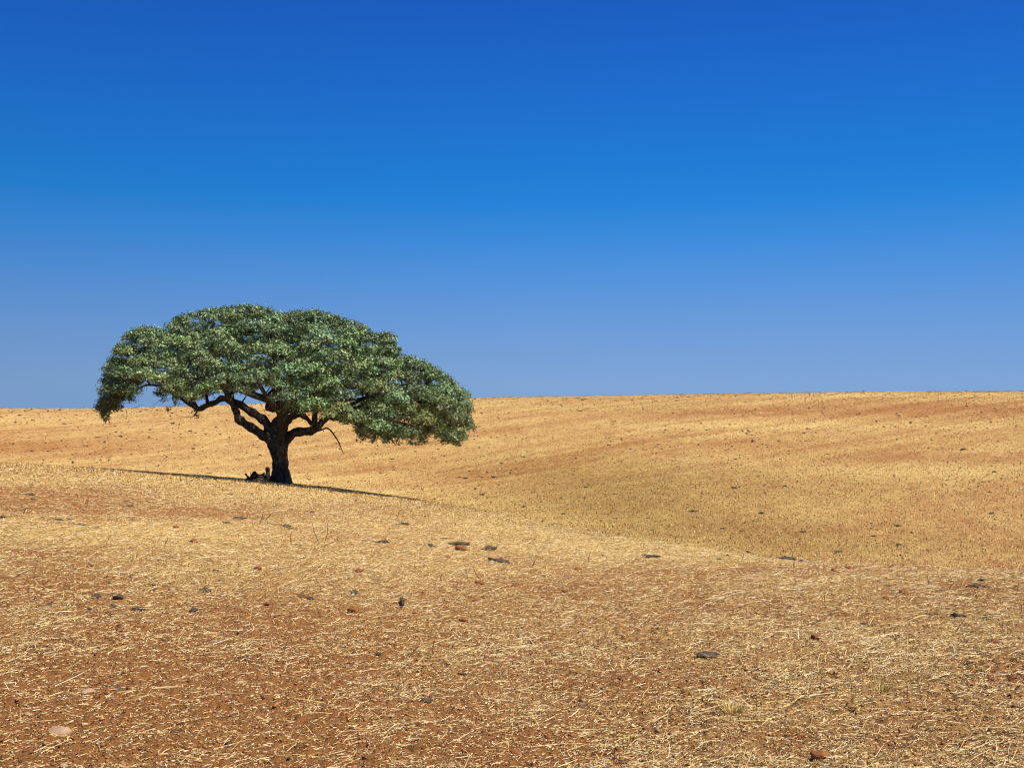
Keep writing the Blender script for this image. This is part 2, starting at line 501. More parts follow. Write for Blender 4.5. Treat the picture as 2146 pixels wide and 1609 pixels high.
class Tubes:
    def __init__(s): s.V = []; s.F = []; s.n = 0; s.paths = []
    def add(s, pts, rad, sub=5, sides=12, rough=0.12, cap=True):
        c, r = catmull(pts, rad, sub) if sub > 1 else (np.array(pts, float), np.array(rad, float))
        s.paths.append((c, r))
        t = np.gradient(c, axis=0); t /= np.linalg.norm(t, axis=1)[:, None]+1e-9
        ref = np.array([0.0, 1.0, 0.0]) if abs(t[0][1]) < 0.8 else np.array([1.0, 0, 0])
        rings = []
        u = np.cross(t[0], ref); u /= np.linalg.norm(u)
        ang = np.linspace(0, 2*math.pi, sides, endpoint=False)
        ph = rng.uniform(0, 6.28, 3)
        for i in range(len(c)):
            u = u-t[i]*np.dot(u, t[i]); u /= np.linalg.norm(u)+1e-9
            w = np.cross(t[i], u)
            rr = r[i]*(1+rough*(0.6*np.sin(3*ang+ph[0]+i*0.35)+0.4*np.sin(5*ang+ph[1]-i*0.5))+rough*0.7*rng.normal(0, 0.5, sides))
            rr *= 1+rough*0.8*math.sin(i*0.9+ph[2])
            rings.append(c[i]+np.cos(ang)[:, None]*u*rr[:, None]+np.sin(ang)[:, None]*w*rr[:, None])
        V = np.concatenate(rings); m = len(c)
        i = np.arange(m-1)[:, None]*sides; j = np.arange(sides)[None]; j2 = (j+1) % sides
        Fq = np.stack([i+j, i+j2, i+sides+j2, i+sides+j], -1).reshape(-1, 4)+s.n
        s.V.append(V); s.F.append(Fq); s.n += len(V)
        if cap:
            for ring, rev in ((0, True), (m-1, False)):
                base = s.n-len(V)+ring*sides
                ctr = c[ring]+t[ring]*r[ring]*(-0.25 if rev else 0.25)
                s.V.append(ctr[None]); ci = s.n; s.n += 1
                jj = np.arange(0, sides, 2)
                q = np.stack([np.full_like(jj, ci), base+jj, base+(jj+1) % sides, base+(jj+2) % sides], -1)
                s.F.append(q if not rev else q[:, ::-1])
                # keep the next tube's base index right
        return c, r
    def build(s, name, mat, parent=None):
        return mesh_np(name, np.concatenate(s.V), np.concatenate(s.F), smooth=True, mat=mat, parent=parent)

def bark_mat(name, dark, light, scale=9.0):
    m, t, b = new_mat(name)
    L = t.links.new
    tc = N(t, 'ShaderNodeTexCoord')
    mp = N(t, 'ShaderNodeMapping'); mp.inputs['Scale'].default_value = (1, 1, 0.35)
    n1 = N(t, 'ShaderNodeTexNoise', i_Scale=scale, i_Detail=8.0, i_Roughness=0.7)
    vo = N(t, 'ShaderNodeTexVoronoi', i_Scale=scale*1.4)
    L(tc.outputs['Object'], mp.inputs[0]); L(mp.outputs[0], n1.inputs[0]); L(mp.outputs[0], vo.inputs[0])
    cr = N(t, 'ShaderNodeValToRGB'); e = cr.color_ramp.elements
    e[0].position = 0.35; e[0].color = (*dark, 1); e[1].position = 0.7; e[1].color = (*light, 1)
    L(n1.outputs['Fac'], cr.inputs[0]); L(cr.outputs[0], b.inputs['Base Color'])
    bp = N(t, 'ShaderNodeBump', i_Strength=1.0, i_Distance=0.05)
    mm = N(t, 'ShaderNodeMath', operation='ADD')
    L(n1.outputs['Fac'], mm.inputs[0]); L(vo.outputs['Distance'], mm.inputs[1]); L(mm.outputs[0], bp.inputs['Height'])
    L(bp.outputs[0], b.inputs['Normal'])
    b.inputs['Roughness'].default_value = 0.95
    b.inputs['Specular IOR Level'].default_value = 0.1
    return m
M_BARK = bark_mat('oak_bark', (0.022, 0.018, 0.014), (0.14, 0.122, 0.10))
M_DEAD = bark_mat('dead_wood', (0.035, 0.022, 0.015), (0.13, 0.10, 0.075), 14)

tree = empty('holm_oak', (TX, TD, TZ))
tag(tree, 'broad umbrella shaped evergreen oak standing alone on the rise of the stubble field', 'tree')

# trunk with a flared, buttressed foot
tk = Tubes()
tk.add([P(590, 1030), P(590, 1012), P(589, 1000), P(588, 985), P(587, 965), P(584, 945), P(580, 930), P(577, 918)],
       [.44, .41, .37, .335, .31, .33, .38, .34], sub=6, sides=28, rough=0.05)
for (dx, dy, w) in ((-17, -0.15, .12), (17, -0.25, .14), (4, -0.45, .13), (-8, 0.4, .12), (15, 0.35, .12), (-14, 0.3, .11)):
    tk.add([P(588+dx*0.25, 968, dy*0.3), P(588+dx*0.55, 990, dy*0.7), P(588+dx*0.95, 1009, dy*1.1), P(588+dx*1.3, 1022, dy*1.6)], [.12, .15, w, .06], sub=4, sides=10, rough=0.08)
tk.build('trunk', M_BARK, tree)

LIMBS = []
def limb(*parts, label=None, mat=None):
    t = Tubes()
    for pts, rad in parts:
        t.add([P(*p) for p in pts], np.array(rad)*0.84, sub=6, sides=14, rough=0.13)
    LIMBS.append(t); t.label = label; t.mat = mat or M_BARK
    return t
limb(([(582, 935), (562, 916, -.1), (545, 905, -.2), (522, 890, -.3), (506, 876, -.4), (499, 860, -.3), (490, 845, -.3), (478, 815, -.6), (462, 780, -1.0), (440, 745, -1.3)],
      [.30, .25, .215, .20, .19, .14, .12, .09, .07, .04]),
     ([(500, 866, -.4), (488, 846, 0), (470, 800, .9), (430, 745, 1.6), (385, 705, 2.0)], [.12, .11, .09, .06, .03]))
limb(([(580, 930, .1), (566, 905, .1), (556, 885, .1), (541, 871, 0), (520, 858, 0), (500, 846, 0), (482, 838, 0), (466, 834, 0), (452, 843, -.1), (436, 849, -.2), (420, 856, -.3), (411, 843, -.3), (404, 826, -.3), (392, 800, -.5), (372, 765, -.7)],
      [.28, .235, .22, .20, .185, .165, .16, .15, .12, .13, .12, .09, .085, .065, .04]),
     ([(420, 856, -.3), (398, 848, .1), (380, 838, .3), (358, 826, .5), (335, 812, .6), (300, 806, .8), (276, 812, .9), (255, 828, 1.0)], [.11, .09, .08, .07, .06, .05, .04, .02]),
     ([(438, 850, -.2), (430, 830, .2), (424, 800, .5), (400, 760, .8), (360, 730, 1.2)], [.08, .07, .06, .05, .03]),
     ([(300, 806, .8), (282, 780, .8), (262, 760, .6), (240, 775, .4), (228, 810, .3)], [.05, .045, .04, .03, .02]),
     ([(482, 838, 0), (468, 815, .2), (452, 795, .4), (440, 755, .6), (445, 700, .4)], [.14, .12, .10, .07, .04]),
     ([(420, 856, -.3), (416, 866, -.4), (411, 873, -.5)], [.06, .03, .01]))
limb(([(578, 925, 0), (572, 902, .05), (580, 883, .1), (592, 868, .15), (600, 845, .2), (606, 810, .3), (598, 770, .2), (575, 720, 0), (560, 680, 0)],
      [.26, .21, .20, .19, .16, .14, .12, .08, .04]),
     ([(600, 845, .2), (618, 810, 1.0), (640, 770, 1.8), (665, 720, 2.4), (680, 690, 2.6)], [.13, .12, .10, .07, .04]))
limb(([(590, 925, -.05), (595, 900, -.15), (603, 882, -.25), (614, 872, -.3), (630, 867, -.3), (644, 875, -.2), (655, 888, -.1), (664, 896, 0)],
      [.25, .20, .19, .18, .16, .11, .09, .08]),
     ([(624, 868, -.3), (640, 848, -.5), (660, 822, -.8), (674, 795, -1.0), (690, 755, -1.2), (705, 715, -1.2)], [.14, .13, .115, .10, .07, .04]),
     ([(640, 848, -.5), (625, 815, -1.4), (610, 780, -2.2), (600, 735, -2.6)], [.10, .09, .07, .04]))
limb(([(586, 945, 0), (598, 922, 0), (616, 908, 0), (638, 903, 0), (655, 901, 0), (667, 893, 0), (678, 880, 0), (698, 868, 0), (735, 858, .1), (780, 852, .2), (830, 846, .2), (880, 842, .1), (925, 850, 0)],
      [.30, .25, .22, .20, .205, .185, .15, .13, .12, .10, .08, .06, .03]),
     ([(661, 898, 0), (660, 876, 0), (664, 856, 0), (680, 834, .2), (712, 804, .4), (750, 776, .4), (790, 740, .4)], [.15, .13, .12, .11, .09, .07, .04]),
     ([(690, 874, 0), (730, 876, -.8), (780, 872, -1.5), (830, 876, -2.0), (870, 885, -2.2)], [.10, .09, .08, .06, .03]),
     ([(700, 868, 0), (745, 840, 1.0), (800, 815, 2.0), (860, 800, 2.4)], [.10, .09, .07, .04]))
limb(([(584, 925, .2), (575, 895, 1.1), (560, 860, 2.2), (540, 815, 3.2), (530, 770, 3.8), (520, 730, 4.0)], [.2, .17, .14, .11, .07, .04]),
     ([(566, 875, 1.8), (610, 840, 3.0), (660, 800, 3.8), (700, 770, 4.0)], [.12, .10, .08, .04]),
     ([(600, 848, 3.0), (700, 840, 3.0), (790, 830, 3.0)], [.08, .07, .03]),
     ([(552, 842, 2.5), (480, 820, 3.2), (400, 790, 3.4), (340, 770, 3.0)], [.09, .08, .06, .03]))
limb(([(588, 925, -.2), (600, 890, -.9), (606, 862, -1.8), (595, 830, -2.8), (580, 790, -3.6), (560, 760, -4.0)], [.18, .15, .13, .10, .07, .04]),
     ([(603, 868, -1.6), (640, 845, -2.6), (690, 820, -3.4), (740, 800, -3.6)], [.10, .09, .07, .04]),
     ([(598, 840, -2.4), (540, 815, -3.2), (480, 790, -3.6), (430, 775, -3.6)], [.10, .09, .07, .04]))
dead = limb(([(664, 902, -.1), (676, 899, -.15), (687, 896, -.2), (696, 902, -.2), (703, 912, -.2), (710, 922, -.2), (715, 934, -.2), (722, 950, -.2)],
      [.07, .045, .04, .037, .034, .03, .022, .01]), ([(700, 908, -.2), (706, 903, -.3), (709, 900, -.3)], [.015, .012, .006]),
     ([(712, 926, -.2), (717, 927, -.2)], [.014, .006]), label='bare dead branch drooping on the right of the trunk', mat=M_DEAD)
stub = limb(([(592, 800, .6), (580, 815, .6), (570, 830, .6), (565, 848, .6), (564, 861, .6)], [.14, .30, .36, .36, .34]),
            ([(588, 822, .6), (586, 845, .6), (585, 861, .6)], [.30, .32, .30]),
            ([(556, 829, .6), (540, 829, .6), (526, 829, .6)], [.085, .08, .075]), label='thick dark dead stump of a limb, sawn off flat, with a short side arm', mat=M_DEAD)

# outline of the crown in photo pixels
TOPX = [210, 216, 228, 246, 262, 285, 312, 338, 352, 375, 410, 450, 500, 560, 598, 632, 680, 730, 770, 786, 800, 822, 834, 850, 872, 905, 935, 960, 980, 987]
TOPV = [830, 790, 755, 724, 697, 686, 680, 692, 676, 660, 650, 645, 637, 641, 657, 647, 651, 667, 681, 700, 696, 696, 722, 742, 748, 762, 782, 800, 830, 865]
BOTX = [210, 225, 250, 268, 285, 320, 350, 375, 400, 430, 460, 490, 515, 545, 575, 600, 640, 665, 700, 735, 760, 800, 840, 880, 905, 930, 955, 975, 987]
BOTV = [866, 868, 858, 838, 800, 800, 826, 842, 846, 838, 822, 826, 832, 812, 846, 866, 872, 872, 886, 888, 908, 916, 924, 926, 900, 918, 935, 920, 880]
HW = 388.0; CX = 599.0; DSEMI = 6.2

def top_v(px): return np.interp(px, TOPX, TOPV)
def bot_v(px): return np.interp(px, BOTX, BOTV)

def crown_top(px, t):
    s = (px-CX)/HW
    rho = np.sqrt(s*s+t*t)
    rr = np.minimum(rho, 1.0)
    w = (np.abs(s)/(rho+1e-6))**1.2
    a = top_v(CX+HW*rr); b = top_v(CX-HW*rr)
    side = np.where(s > 0, a, b)
    mean = 0.5*(a+b)
    return w*side+(1-w)*mean, rho

clumps = []                                          # x, y, z, radius
tries = 0
while len(clumps) < 520 and tries < 90000:
    tries += 1
    px = rng.uniform(214, 984); t = rng.uniform(-1, 1)
    tv, rho = crown_top(np.array(px), np.array(t))
    if rho > 0.985: continue
    # leave the overlap of neighbouring columns' outline alone
    rpx = rng.uniform(0.28, 0.60)/PX                 # clump radius in pixels
    lo = float(bot_v(px)); hi = float(tv)+rpx*0.55
    hi = max(hi, float(max(top_v(px-rpx*0.6), top_v(px+rpx*0.6), top_v(px)))+rpx*0.62)
    span = lo-rpx*0.45-hi
    if span < -8: continue
    u = rng.random()
    edge = rho > 0.80
    thick = span if edge else min(span, 80)
    v = hi+max(0, thick)*(u**1.25 if not edge else u**0.8)
    if not edge and rng.random() < 0.13: v = hi+max(span, 0)*rng.random()
    c = Q(px, v, t*DSEMI)
    rad = rpx*PX
    ok = True
    for q in clumps:
        dd = (q[0]-c[0])**2+(q[1]-c[1])**2+((q[2]-c[2])*1.22)**2
        if dd < (0.76*(q[3]+rad))**2: ok = False; break
    if not ok: continue
    clumps.append((c[0], c[1], c[2], rad))
clumps = np.array(clumps)
# hanging tips on the ends of the crown
extra = []
for px in np.concatenate([np.arange(222, 300, 9), np.arange(300, 900, 15), np.arange(900, 985, 8)]):
    rr_ = rng.uniform(13, 24)
    px = px+rng.uniform(-5, 5)
    tv = float(max(top_v(px), top_v(px-rr_*0.7), top_v(px+rr_*0.7)))
    c = Q(np.clip(px, 214+rr_, 984-rr_*0.8), tv+rr_*0.62, rng.uniform(-1.3, 1.3)); extra.append((c[0], c[1], c[2], rr_*PX))
for px, v in [(232, 775), (228, 800), (238, 815), (252, 790), (245, 760), (262, 740), (255, 822), (270, 775), (232, 832), (285, 760), (300, 735), (972, 830), (960, 845), (950, 865)]:
    c = Q(px, v, rng.uniform(-1.5, 1.5)); extra.append((c[0], c[1], c[2], rng.uniform(14, 19)*PX))
for (px, v, dy, rp) in [(222, 858, .2, 9), (220, 840, 0, 14), (226, 815, .3, 16), (246, 838, .1, 11), (262, 826, .2, 10), (278, 836, .3, 7), (352, 858, -.3, 6),
                        (408, 862, -.4, 6), (414, 872, -.4, 5), (330, 826, -.3, 9), (345, 838, 0, 8), (948, 925, -.2, 12), (957, 905, 0, 13), (962, 932, -.1, 6), (940, 912, .4, 12),
                        (976, 862, .1, 13), (980, 850, .5, 10), (860, 930, -.8, 6), (830, 912, -1, 14), (808, 926, -1.2, 7), (795, 905, -1, 16), (770, 905, -.8, 15),
                        (753, 905, -.6, 6), (880, 905, -.5, 13), (905, 900, -.2, 10), (925, 893, .2, 13), (862, 915, -.3, 9), (760, 885, .3, 15), (785, 888, -.2, 16), (812, 892, .4, 15), (838, 896, -.5, 16), (858, 898, .3, 13), (800, 908, .1, 11), (842, 912, -.8, 9), (890, 888, .6, 14), (915, 905, -.4, 9), (948, 895, .4, 13), (968, 885, -.2, 12), (935, 875, .5, 15), (972, 868, .3, 13), (976, 845, -.3, 12), (640, 862, -1.4, 15), (607, 858, -1.9, 15), (590, 862, -2.0, 9),
                        (700, 872, -1.0, 15), (690, 850, -1.3, 18), (722, 884, -.5, 13), (745, 880, -1.1, 15), (680, 828, -1.8, 20), (655, 856, -1.2, 9), (815, 708, 0, 15), (806, 703, .3, 10)]:
    c = Q(px, v, dy); extra.append((c[0], c[1], c[2], rp*PX))
for px in np.concatenate([rng.uniform(735, 980, 34), rng.uniform(214, 270, 7), rng.uniform(330, 430, 6)]):
    v = float(bot_v(px))-rng.uniform(8, 22); dy = rng.uniform(-2, 2); Ln = rng.uniform(12, 38)
    for k in range(int(Ln/6)):
        c = Q(px+rng.normal(0, 2.0), v+k*6, dy+rng.normal(0, .05)); extra.append((c[0], c[1], c[2], max(0.06, 0.15-0.012*k)))
clumps = np.vstack([clumps, np.array(extra)])
clumps[:, 1] = np.clip(clumps[:, 1], -6.2, 6.2)

def build_crown():
    Vs = []; Cs = []
    allp = np.concatenate([c for t in LIMBS for c, r in t.paths if t is not stub])
    for ci, (cx, cy, cz, rad) in enumerate(clumps):
        # each clump is a flattened cushion made of small rosettes of leaves
        nros = int(68*(rad/0.5)**2*rng.uniform(0.75, 1.15))+(5 if rad > 0.16 else 1)
        d = rng.normal(0, 1, (nros, 3)); d /= np.linalg.norm(d, axis=1)[:, None]
        d[:, 2] = np.where(d[:, 2] < -0.15, -d[:, 2]*0.9, d[:, 2])
        rr = rad*rng.uniform(0.45, 1.0, nros)**0.5
        lump = 1+0.22*np.sin(d[:, 0]*5+ci)*np.sin(d[:, 1]*6+ci*2)
        pc = np.array([cx, cy, cz])+d*(rr*lump)[:, None]*np.array([1.10, 1.10, 0.66])
        per = 11
        nl = nros*per
        base = np.repeat(pc, per, 0)+rng.normal(0, 0.052, (nl, 3))
        outd = np.repeat(d, per, 0)*1.1+rng.normal(0, 0.55, (nl, 3))+np.array([0, 0, 0.35])
        outd /= np.linalg.norm(outd, axis=1)[:, None]          # leaf normal
        a = rng.normal(0, 1, (nl, 3)); a -= outd*np.sum(a*outd, 1)[:, None]; a /= np.linalg.norm(a, axis=1)[:, None]
        b = np.cross(outd, a)
        Lf = rng.uniform(0.030, 0.052, nl)[:, None]; Wf = Lf*rng.uniform(0.5, 0.72, nl)[:, None]
        cup = outd*Lf*0.22
        q = np.stack([base-a*Lf, base-b*Wf+cup, base+a*Lf, base+b*Wf+cup], 1)
        Vs.append(q.reshape(-1, 3))
        tone = rng.choice(5, nl, p=[.36, .25, .24, .12, .03])
        pal = np.array([(0.150, 0.232, 0.080), (0.245, 0.345, 0.150), (0.040, 0.075, 0.018), (0.45, 0.54, 0.27), (0.22, 0.16, 0.04)])
        lowr = cx > 5.2 and cz < 3.2
        c = pal[tone]*rng.uniform(0.8, 1.2, (nl, 1))
        if lowr or (cx < -6.2 and cz < 3.4): c = c*0.72+np.array([0.055, 0.045, 0.008])
        # each branch has a slightly different green
        c = c*(1+0.26*np.sin(ci*2.3))*np.array([1+0.10*math.sin(ci*1.7), 1, 1+0.15*math.cos(ci*1.1)])
        Cs.append(np.repeat(c, 4, 0))
    V = np.concatenate(Vs); C = np.concatenate(Cs)
    nq = len(V)//4
    Fq = np.arange(nq*4).reshape(-1, 4)
    m, t, b = new_mat('oak_leaf')
    a = N(t, 'ShaderNodeAttribute', attribute_name='Col')
    t.links.new(a.outputs['Color'], b.inputs['Base Color'])
    b.inputs['Roughness'].default_value = 0.5
    b.inputs['Specular IOR Level'].default_value = 0.35
    tr = N(t, 'ShaderNodeBsdfTranslucent')
    t.links.new(a.outputs['Color'], tr.inputs['Color'])
    ms = N(t, 'ShaderNodeMixShader'); ms.inputs[0].default_value = 0.06
    out = t.nodes['Material Output']
    t.links.new(b.outputs[0], ms.inputs[1]); t.links.new(tr.outputs[0], ms.inputs[2]); t.links.new(ms.outputs[0], out.inputs['Surface'])
    o = mesh_np('crown', V, Fq, mat=m, parent=tree, col=C)
    print('leaves', nq, 'clumps', len(clumps))
    # branches that carry the clumps, added to the nearest limb
    owners = np.concatenate([np.full(len(c), k) for k, t in enumerate(LIMBS) for c, r in t.paths if t not in (stub, dead)])
    radii = np.concatenate([r for k, t in enumerate(LIMBS) for c, r in t.paths if t not in (stub, dead)])
    pts = np.concatenate([c for k, t in enumerate(LIMBS) for c, r in t.paths if t not in (stub, dead)])
    order = np.argsort(np.min(np.linalg.norm(clumps[:, None, :3]-pts[None, ::3], axis=2), axis=1))
    for ci in order:
        cx, cy, cz, rad = clumps[ci]
        c = np.array([cx, cy, cz-rad*0.3])
        dv = pts-c
        dist = np.linalg.norm(dv*np.array([1, 1, 1.0]), axis=1)+np.where(pts[:, 2] > c[2]+0.1, 1.2, 0)+np.where(radii > 0.2, 2.5, 0)
        k = int(np.argmin(dist)); p0 = pts[k]
        L_ = np.linalg.norm(c-p0)
        if L_ < 0.12: continue
        mid = (p0+c)/2+rng.normal(0, 0.10, 3)*L_+np.array([0, 0, 0.05*L_])
        r0 = min(radii[k]*0.8, 0.018+0.018*L_) if rad > 0.16 else 0.008
        tt = LIMBS[int(owners[k])]
        cc, rr = tt.add([p0, mid, c], [r0, r0*0.8, r0*0.5], sub=3, sides=5, rough=0.1, cap=False)
        owners = np.append(owners, np.full(len(cc), owners[k])); radii = np.append(radii, rr); pts = np.vstack([pts, cc])
        for _ in range(4 if rad > 0.16 else 0):
            dd = rng.normal(0, 1, 3); dd[2] = abs(dd[2])*0.6; dd /= np.linalg.norm(dd)
            e = c+dd*rad*np.array([1, 1, .7])
            tt.add([c, (c+e)/2+rng.normal(0, 0.04, 3), e], [0.011, 0.009, 0.005], sub=2, sides=3, rough=0, cap=False)
build_crown()
# bare twigs under the left side and hanging sprays
tw = LIMBS[1]
for _ in range(60):
    px = rng.uniform(240, 470); v = bot_v(px)-rng.uniform(-6, 25)
    p0 = P(px, v, rng.uniform(-1.5, 1.5)); dr = rng.normal(0, 0.25, 3)+np.array([0, 0, -0.12])
    tw.add([p0, p0+dr*0.6+rng.normal(0, .03, 3), p0+dr], [.012, .009, .004], sub=2, sides=3, rough=0, cap=False)
for t in LIMBS:
    o = t.build('dead_limb' if t in (stub, dead) else 'limb', t.mat, tree)
    if t.label: o['label'] = t.label

# ------------------------------------------------------------------ dead wood at the foot of the trunk
def wood(name, label, parts, group='dead wood piled at the foot of the oak', cat='log', sides=12, rough=0.14):
    t = Tubes()
    for pts, rad in parts:
        t.add([P(*p) for p in pts], rad, sub=5, sides=sides, rough=rough)
    V = np.concatenate(t.V)
    org = V.mean(0)
    o = mesh_np(name, V-org, np.concatenate(t.F), smooth=True, mat=M_DEAD)
    o.location = Vector((TX, TD, TZ))+Vector(org)
    return tag(o, label, cat, group)
wood('upright_log', 'short upright log with rounded top standing just left of the trunk',
     [([(565.5, 1006, -.35), (565.3, 990, -.35), (565.5, 980, -.35), (566, 977, -.35)], [.095, .09, .088, .06])])
wood('forked_log', 'long dark fallen log with an upturned prong at its left end',
     [([(514, 1004, -.4), (528, 1003, -.4), (545, 1003, -.4), (566, 1006, -.4)], [.06, .09, .10, .08]),
      ([(529, 1002, -.4), (524, 996, -.4), (519.5, 989.5, -.4)], [.055, .04, .032])])
wood('leaning_log', 'knobbly log leaning up to a peak in the middle of the dead wood',
     [([(531, 1001, -.55), (536, 993, -.5), (539.5, 987, -.45), (540, 984.5, -.45)], [.06, .075, .07, .045]),
      ([(540, 989, -.45), (546, 994, -.4), (553, 998, -.35), (559, 1002, -.35)], [.055, .065, .06, .05])])
wood('gnarled_log', 'thick gnarled low log lying between the peak of the dead wood and the upright log',
     [([(536, 1003, -.2), (545, 999, -.15), (553, 1000, -.15), (563, 1004, -.2)], [.10, .15, .14, .09]),
      ([(548, 997, -.1), (553, 992, -.1), (556, 990, -.1)], [.07, .05, .03])])
wood('root_log', 'stubby log end under the peak of the dead wood',
     [([(528, 1006, -.6), (537, 1004, -.6), (546, 1006, -.6)], [.07, .11, .08])])
wood('pale_branch', 'thin pale branch reaching from the dead wood to the trunk foot',
     [([(556, 1002, -.8), (564, 1005, -.9), (571, 1011, -1.0), (576, 1015, -1.1)], [.025, .025, .022, .015])], cat='branch', sides=7)
wood('short_branch', 'short broken branch lying in front of the fallen log',
     [([(538, 1008, -.9), (546, 1007, -.9), (556, 1009, -.9)], [.03, .035, .02])], cat='branch', sides=7)

# ------------------------------------------------------------------ stones, clods, dung
def ico(sub):
    import bmesh
    bm = bmesh.new(); bmesh.ops.create_icosphere(bm, subdivisions=sub, radius=1.0)
    V = np.array([v.co[:] for v in bm.verts]); Fc = np.array([[v.index for v in f.verts] for f in bm.faces]); bm.free()
    return V, Fc
ICO3, ICO3F = ico(3); ICO2, ICO2F = ico(2)

def noise3(V, sc, seed):
    return (vnoise(V[:, 0]*sc+seed, V[:, 1]*sc+V[:, 2]*sc*0.7, seed)+vnoise(V[:, 1]*sc-seed, V[:, 2]*sc+V[:, 0]*0.6*sc, seed+5))-1.0

def speckle_mat(name, c0, c1, scale, rough=0.9, bump=0.5):
    m, t, b = new_mat(name)
    L = t.links.new
    tc = N(t, 'ShaderNodeTexCoord')
    n1 = N(t, 'ShaderNodeTexNoise', i_Scale=scale, i_Detail=6.0, i_Roughness=0.75)
    L(tc.outputs['Object'], n1.inputs[0])
    cr = N(t, 'ShaderNodeValToRGB'); e = cr.color_ramp.elements
    e[0].position = 0.35; e[0].color = (*c0, 1); e[1].position = 0.68; e[1].color = (*c1, 1)
    L(n1.outputs['Fac'], cr.inputs[0]); L(cr.outputs[0], b.inputs['Base Color'])
    bp = N(t, 'ShaderNodeBump', i_Strength=bump, i_Distance=0.01)
    L(n1.outputs['Fac'], bp.inputs['Height']); L(bp.outputs[0], b.inputs['Normal'])
    b.inputs['Roughness'].default_value = rough
    b.inputs['Specular IOR Level'].default_value = 0.2
    return m
MATS = {
 'dung':  speckle_mat('dried_dung', (0.035, 0.025, 0.015), (0.20, 0.15, 0.09), 60, 0.95, 0.9),
 'clod':  speckle_mat('red_clod', (0.19, 0.065, 0.02), (0.40, 0.17, 0.06), 40, 0.95, 0.9),
 'stone': speckle_mat('pale_stone', (0.36, 0.20, 0.10), (0.56, 0.38, 0.23), 30, 0.8, 0.4),
 'rock':  speckle_mat('dark_stone', (0.04, 0.030, 0.026), (0.11, 0.088, 0.07), 30, 0.8, 0.5),
}
NAMES = {'dung': ('dung_pat', 'dung pat'), 'clod': ('soil_clod', 'clod'), 'stone': ('pale_stone', 'stone'), 'rock': ('dark_stone', 'stone')}
LOOK = {'dung': 'dark dried dung pat', 'clod': 'crumbly red clod', 'stone': 'pale pinkish stone', 'rock': 'round dark stone'}
GRP = {'dung': 'dried dung pats scattered over the near ground', 'clod': 'red clods scattered over the near ground',
       'stone': 'pale stones lying on the near ground', 'rock': 'dark stones lying on the near ground'}
def lump_mesh(kind, w, seed, far=False):
    V, Fc = (ICO2, ICO2F) if far else (ICO3, ICO3F)
    V = V.copy()
    if kind == 'dung':
        k = 1+0.50*noise3(V, 2.2, seed)+0.65*noise3(V, 6, seed+9)
        sc = np.array([1, 0.75, 0.24])
    elif kind == 'clod':
        k = 1+0.38*noise3(V, 1.7, seed)+0.40*noise3(V, 4.5, seed+9)
        sc = np.array([1, 0.85, 0.62])
    else:
        # facets: flatten towards a few random planes
        r0 = np.random.default_rng(seed)
        k = np.ones(len(V))*1.3
        for _ in range(8):
            n = r0.normal(0, 1, 3); n /= np.linalg.norm(n)
            d = r0.uniform(0.5, 0.9)
            dn = V@n
            k = np.where(dn > 0.05, np.minimum(k, d/np.maximum(dn, 0.05)), k)
        k = k+0.04*noise3(V, 5, seed)
        sc = np.array([1, 0.7, 0.5]) if kind == 'stone' else np.array([1, 0.8, 0.6])
    V = V*k[:, None]*sc*(w/2)
    return V, Fc

ITEMS = []    # kind, px, v, w, h-scale, special label
def it(kind, *rows):
    for r in rows: ITEMS.append((kind,)+tuple(r))
it('dung', (62,1036,20), (47,1064,14), (120,1091,22), (144,1090,14), (165,1099,24), (6,1086,16), (203,1004,13), (266,1052,14), (268,1063,20),
   (277,1089,18), (325,1081,10), (345,1083,12), (234,1017,11), (498,1087,30), (475,1098,22), (562,1100,26), (598,1105,26), (611,1111,20), (482,1037,14),
   (635,1037,14), (580,1057,12), (620,1144,22), (630,1246,30), (425,1240,42), (290,1276,30), (778,1092,11), (846,1101,27), (934,1128,24), (803,1138,30),
   (895,1144,36), (960,1143,48), (1025,1152,32), (1046,1176,50), (1187,1121,16), (1308,1151,12), (1365,1166,42), (1455,1072,20), (1597,1076,12), (1515,1108,14), (1555,1113,12),
   (1685,1115,14), (1756,1155,18), (1650,1176,42), (1475,1166,11), (2135,1202,28), (2120,1215,24), (2050,1234,42), (2062,1220,24), (2010,1296,30), (2070,1297,16),
   (1482,1374,50), (2035,1423,42), (1710,1408,20), (1663,1441,26), (1480,1481,22), (967,1414,22), (890,1470,32), (915,1461,18), (1222,1481,28), (235,1443,54),
   (230,1223,12), (322,1229,16), (233,1292,16), (1540,1022,14), (640,1022,10), (1010,1035,12))
it('rock', (201,1254,24), (250,1260,26), (236,1271,16), (102,1271,13), (407,1281,18), (187,1277,9), (260,1282,9), (450,1196,15), (740,1245,17), (227,1469,13), (478,1450,9), (650,1257,12),
   (1508,1172,12), (1678,1178,11), (1810,1305,11), (1714,1304,14), (365,1549,12))
it('clod', (368,1105,11), (406,1138,15), (540,1193,14), (752,1202,16), (965,1153,22), (936,1170,13), (1005,1225,17), (740,1286,26), (870,1285,13), (970,1301,15),
   (1294,1151,10), (1210,1194,13), (1141,1252,12), (1182,1241,9), (1525,1168,9), (1569,1158,9), (1780,1194,15), (1747,1197,12), (1857,1256,13), (1895,1243,20),
   (1712,1341,22), (1720,1586,36), (1730,1461,18), (940,1503,10), (1388,1406,19), (1080,1581,26), (1148,1546,14), (250,1326,13), (27,1481,9), (233,1288,10), (2085,1345,16),
   (1939,1193,11), (1235,1209,9), (2020,1560,20), (310,1052,9), (654,1075,9), (560,1270,12), (95,1513,12), (780,1560,16))
it('stone', (183,1452,28), (122,1533,50), (137,1603,22), (190,1188,15), (195,1198,12), (254,1226,18), (359,1242,20), (690,1205,16), (1266,1163,11), (1301,1325,18), (1495,1248,16),
   (1550,1267,18), (1463,1603,16), (395,1391,9), (222,1576,9), (1215,1530,12), (845,1178,11), (936,1358,9))

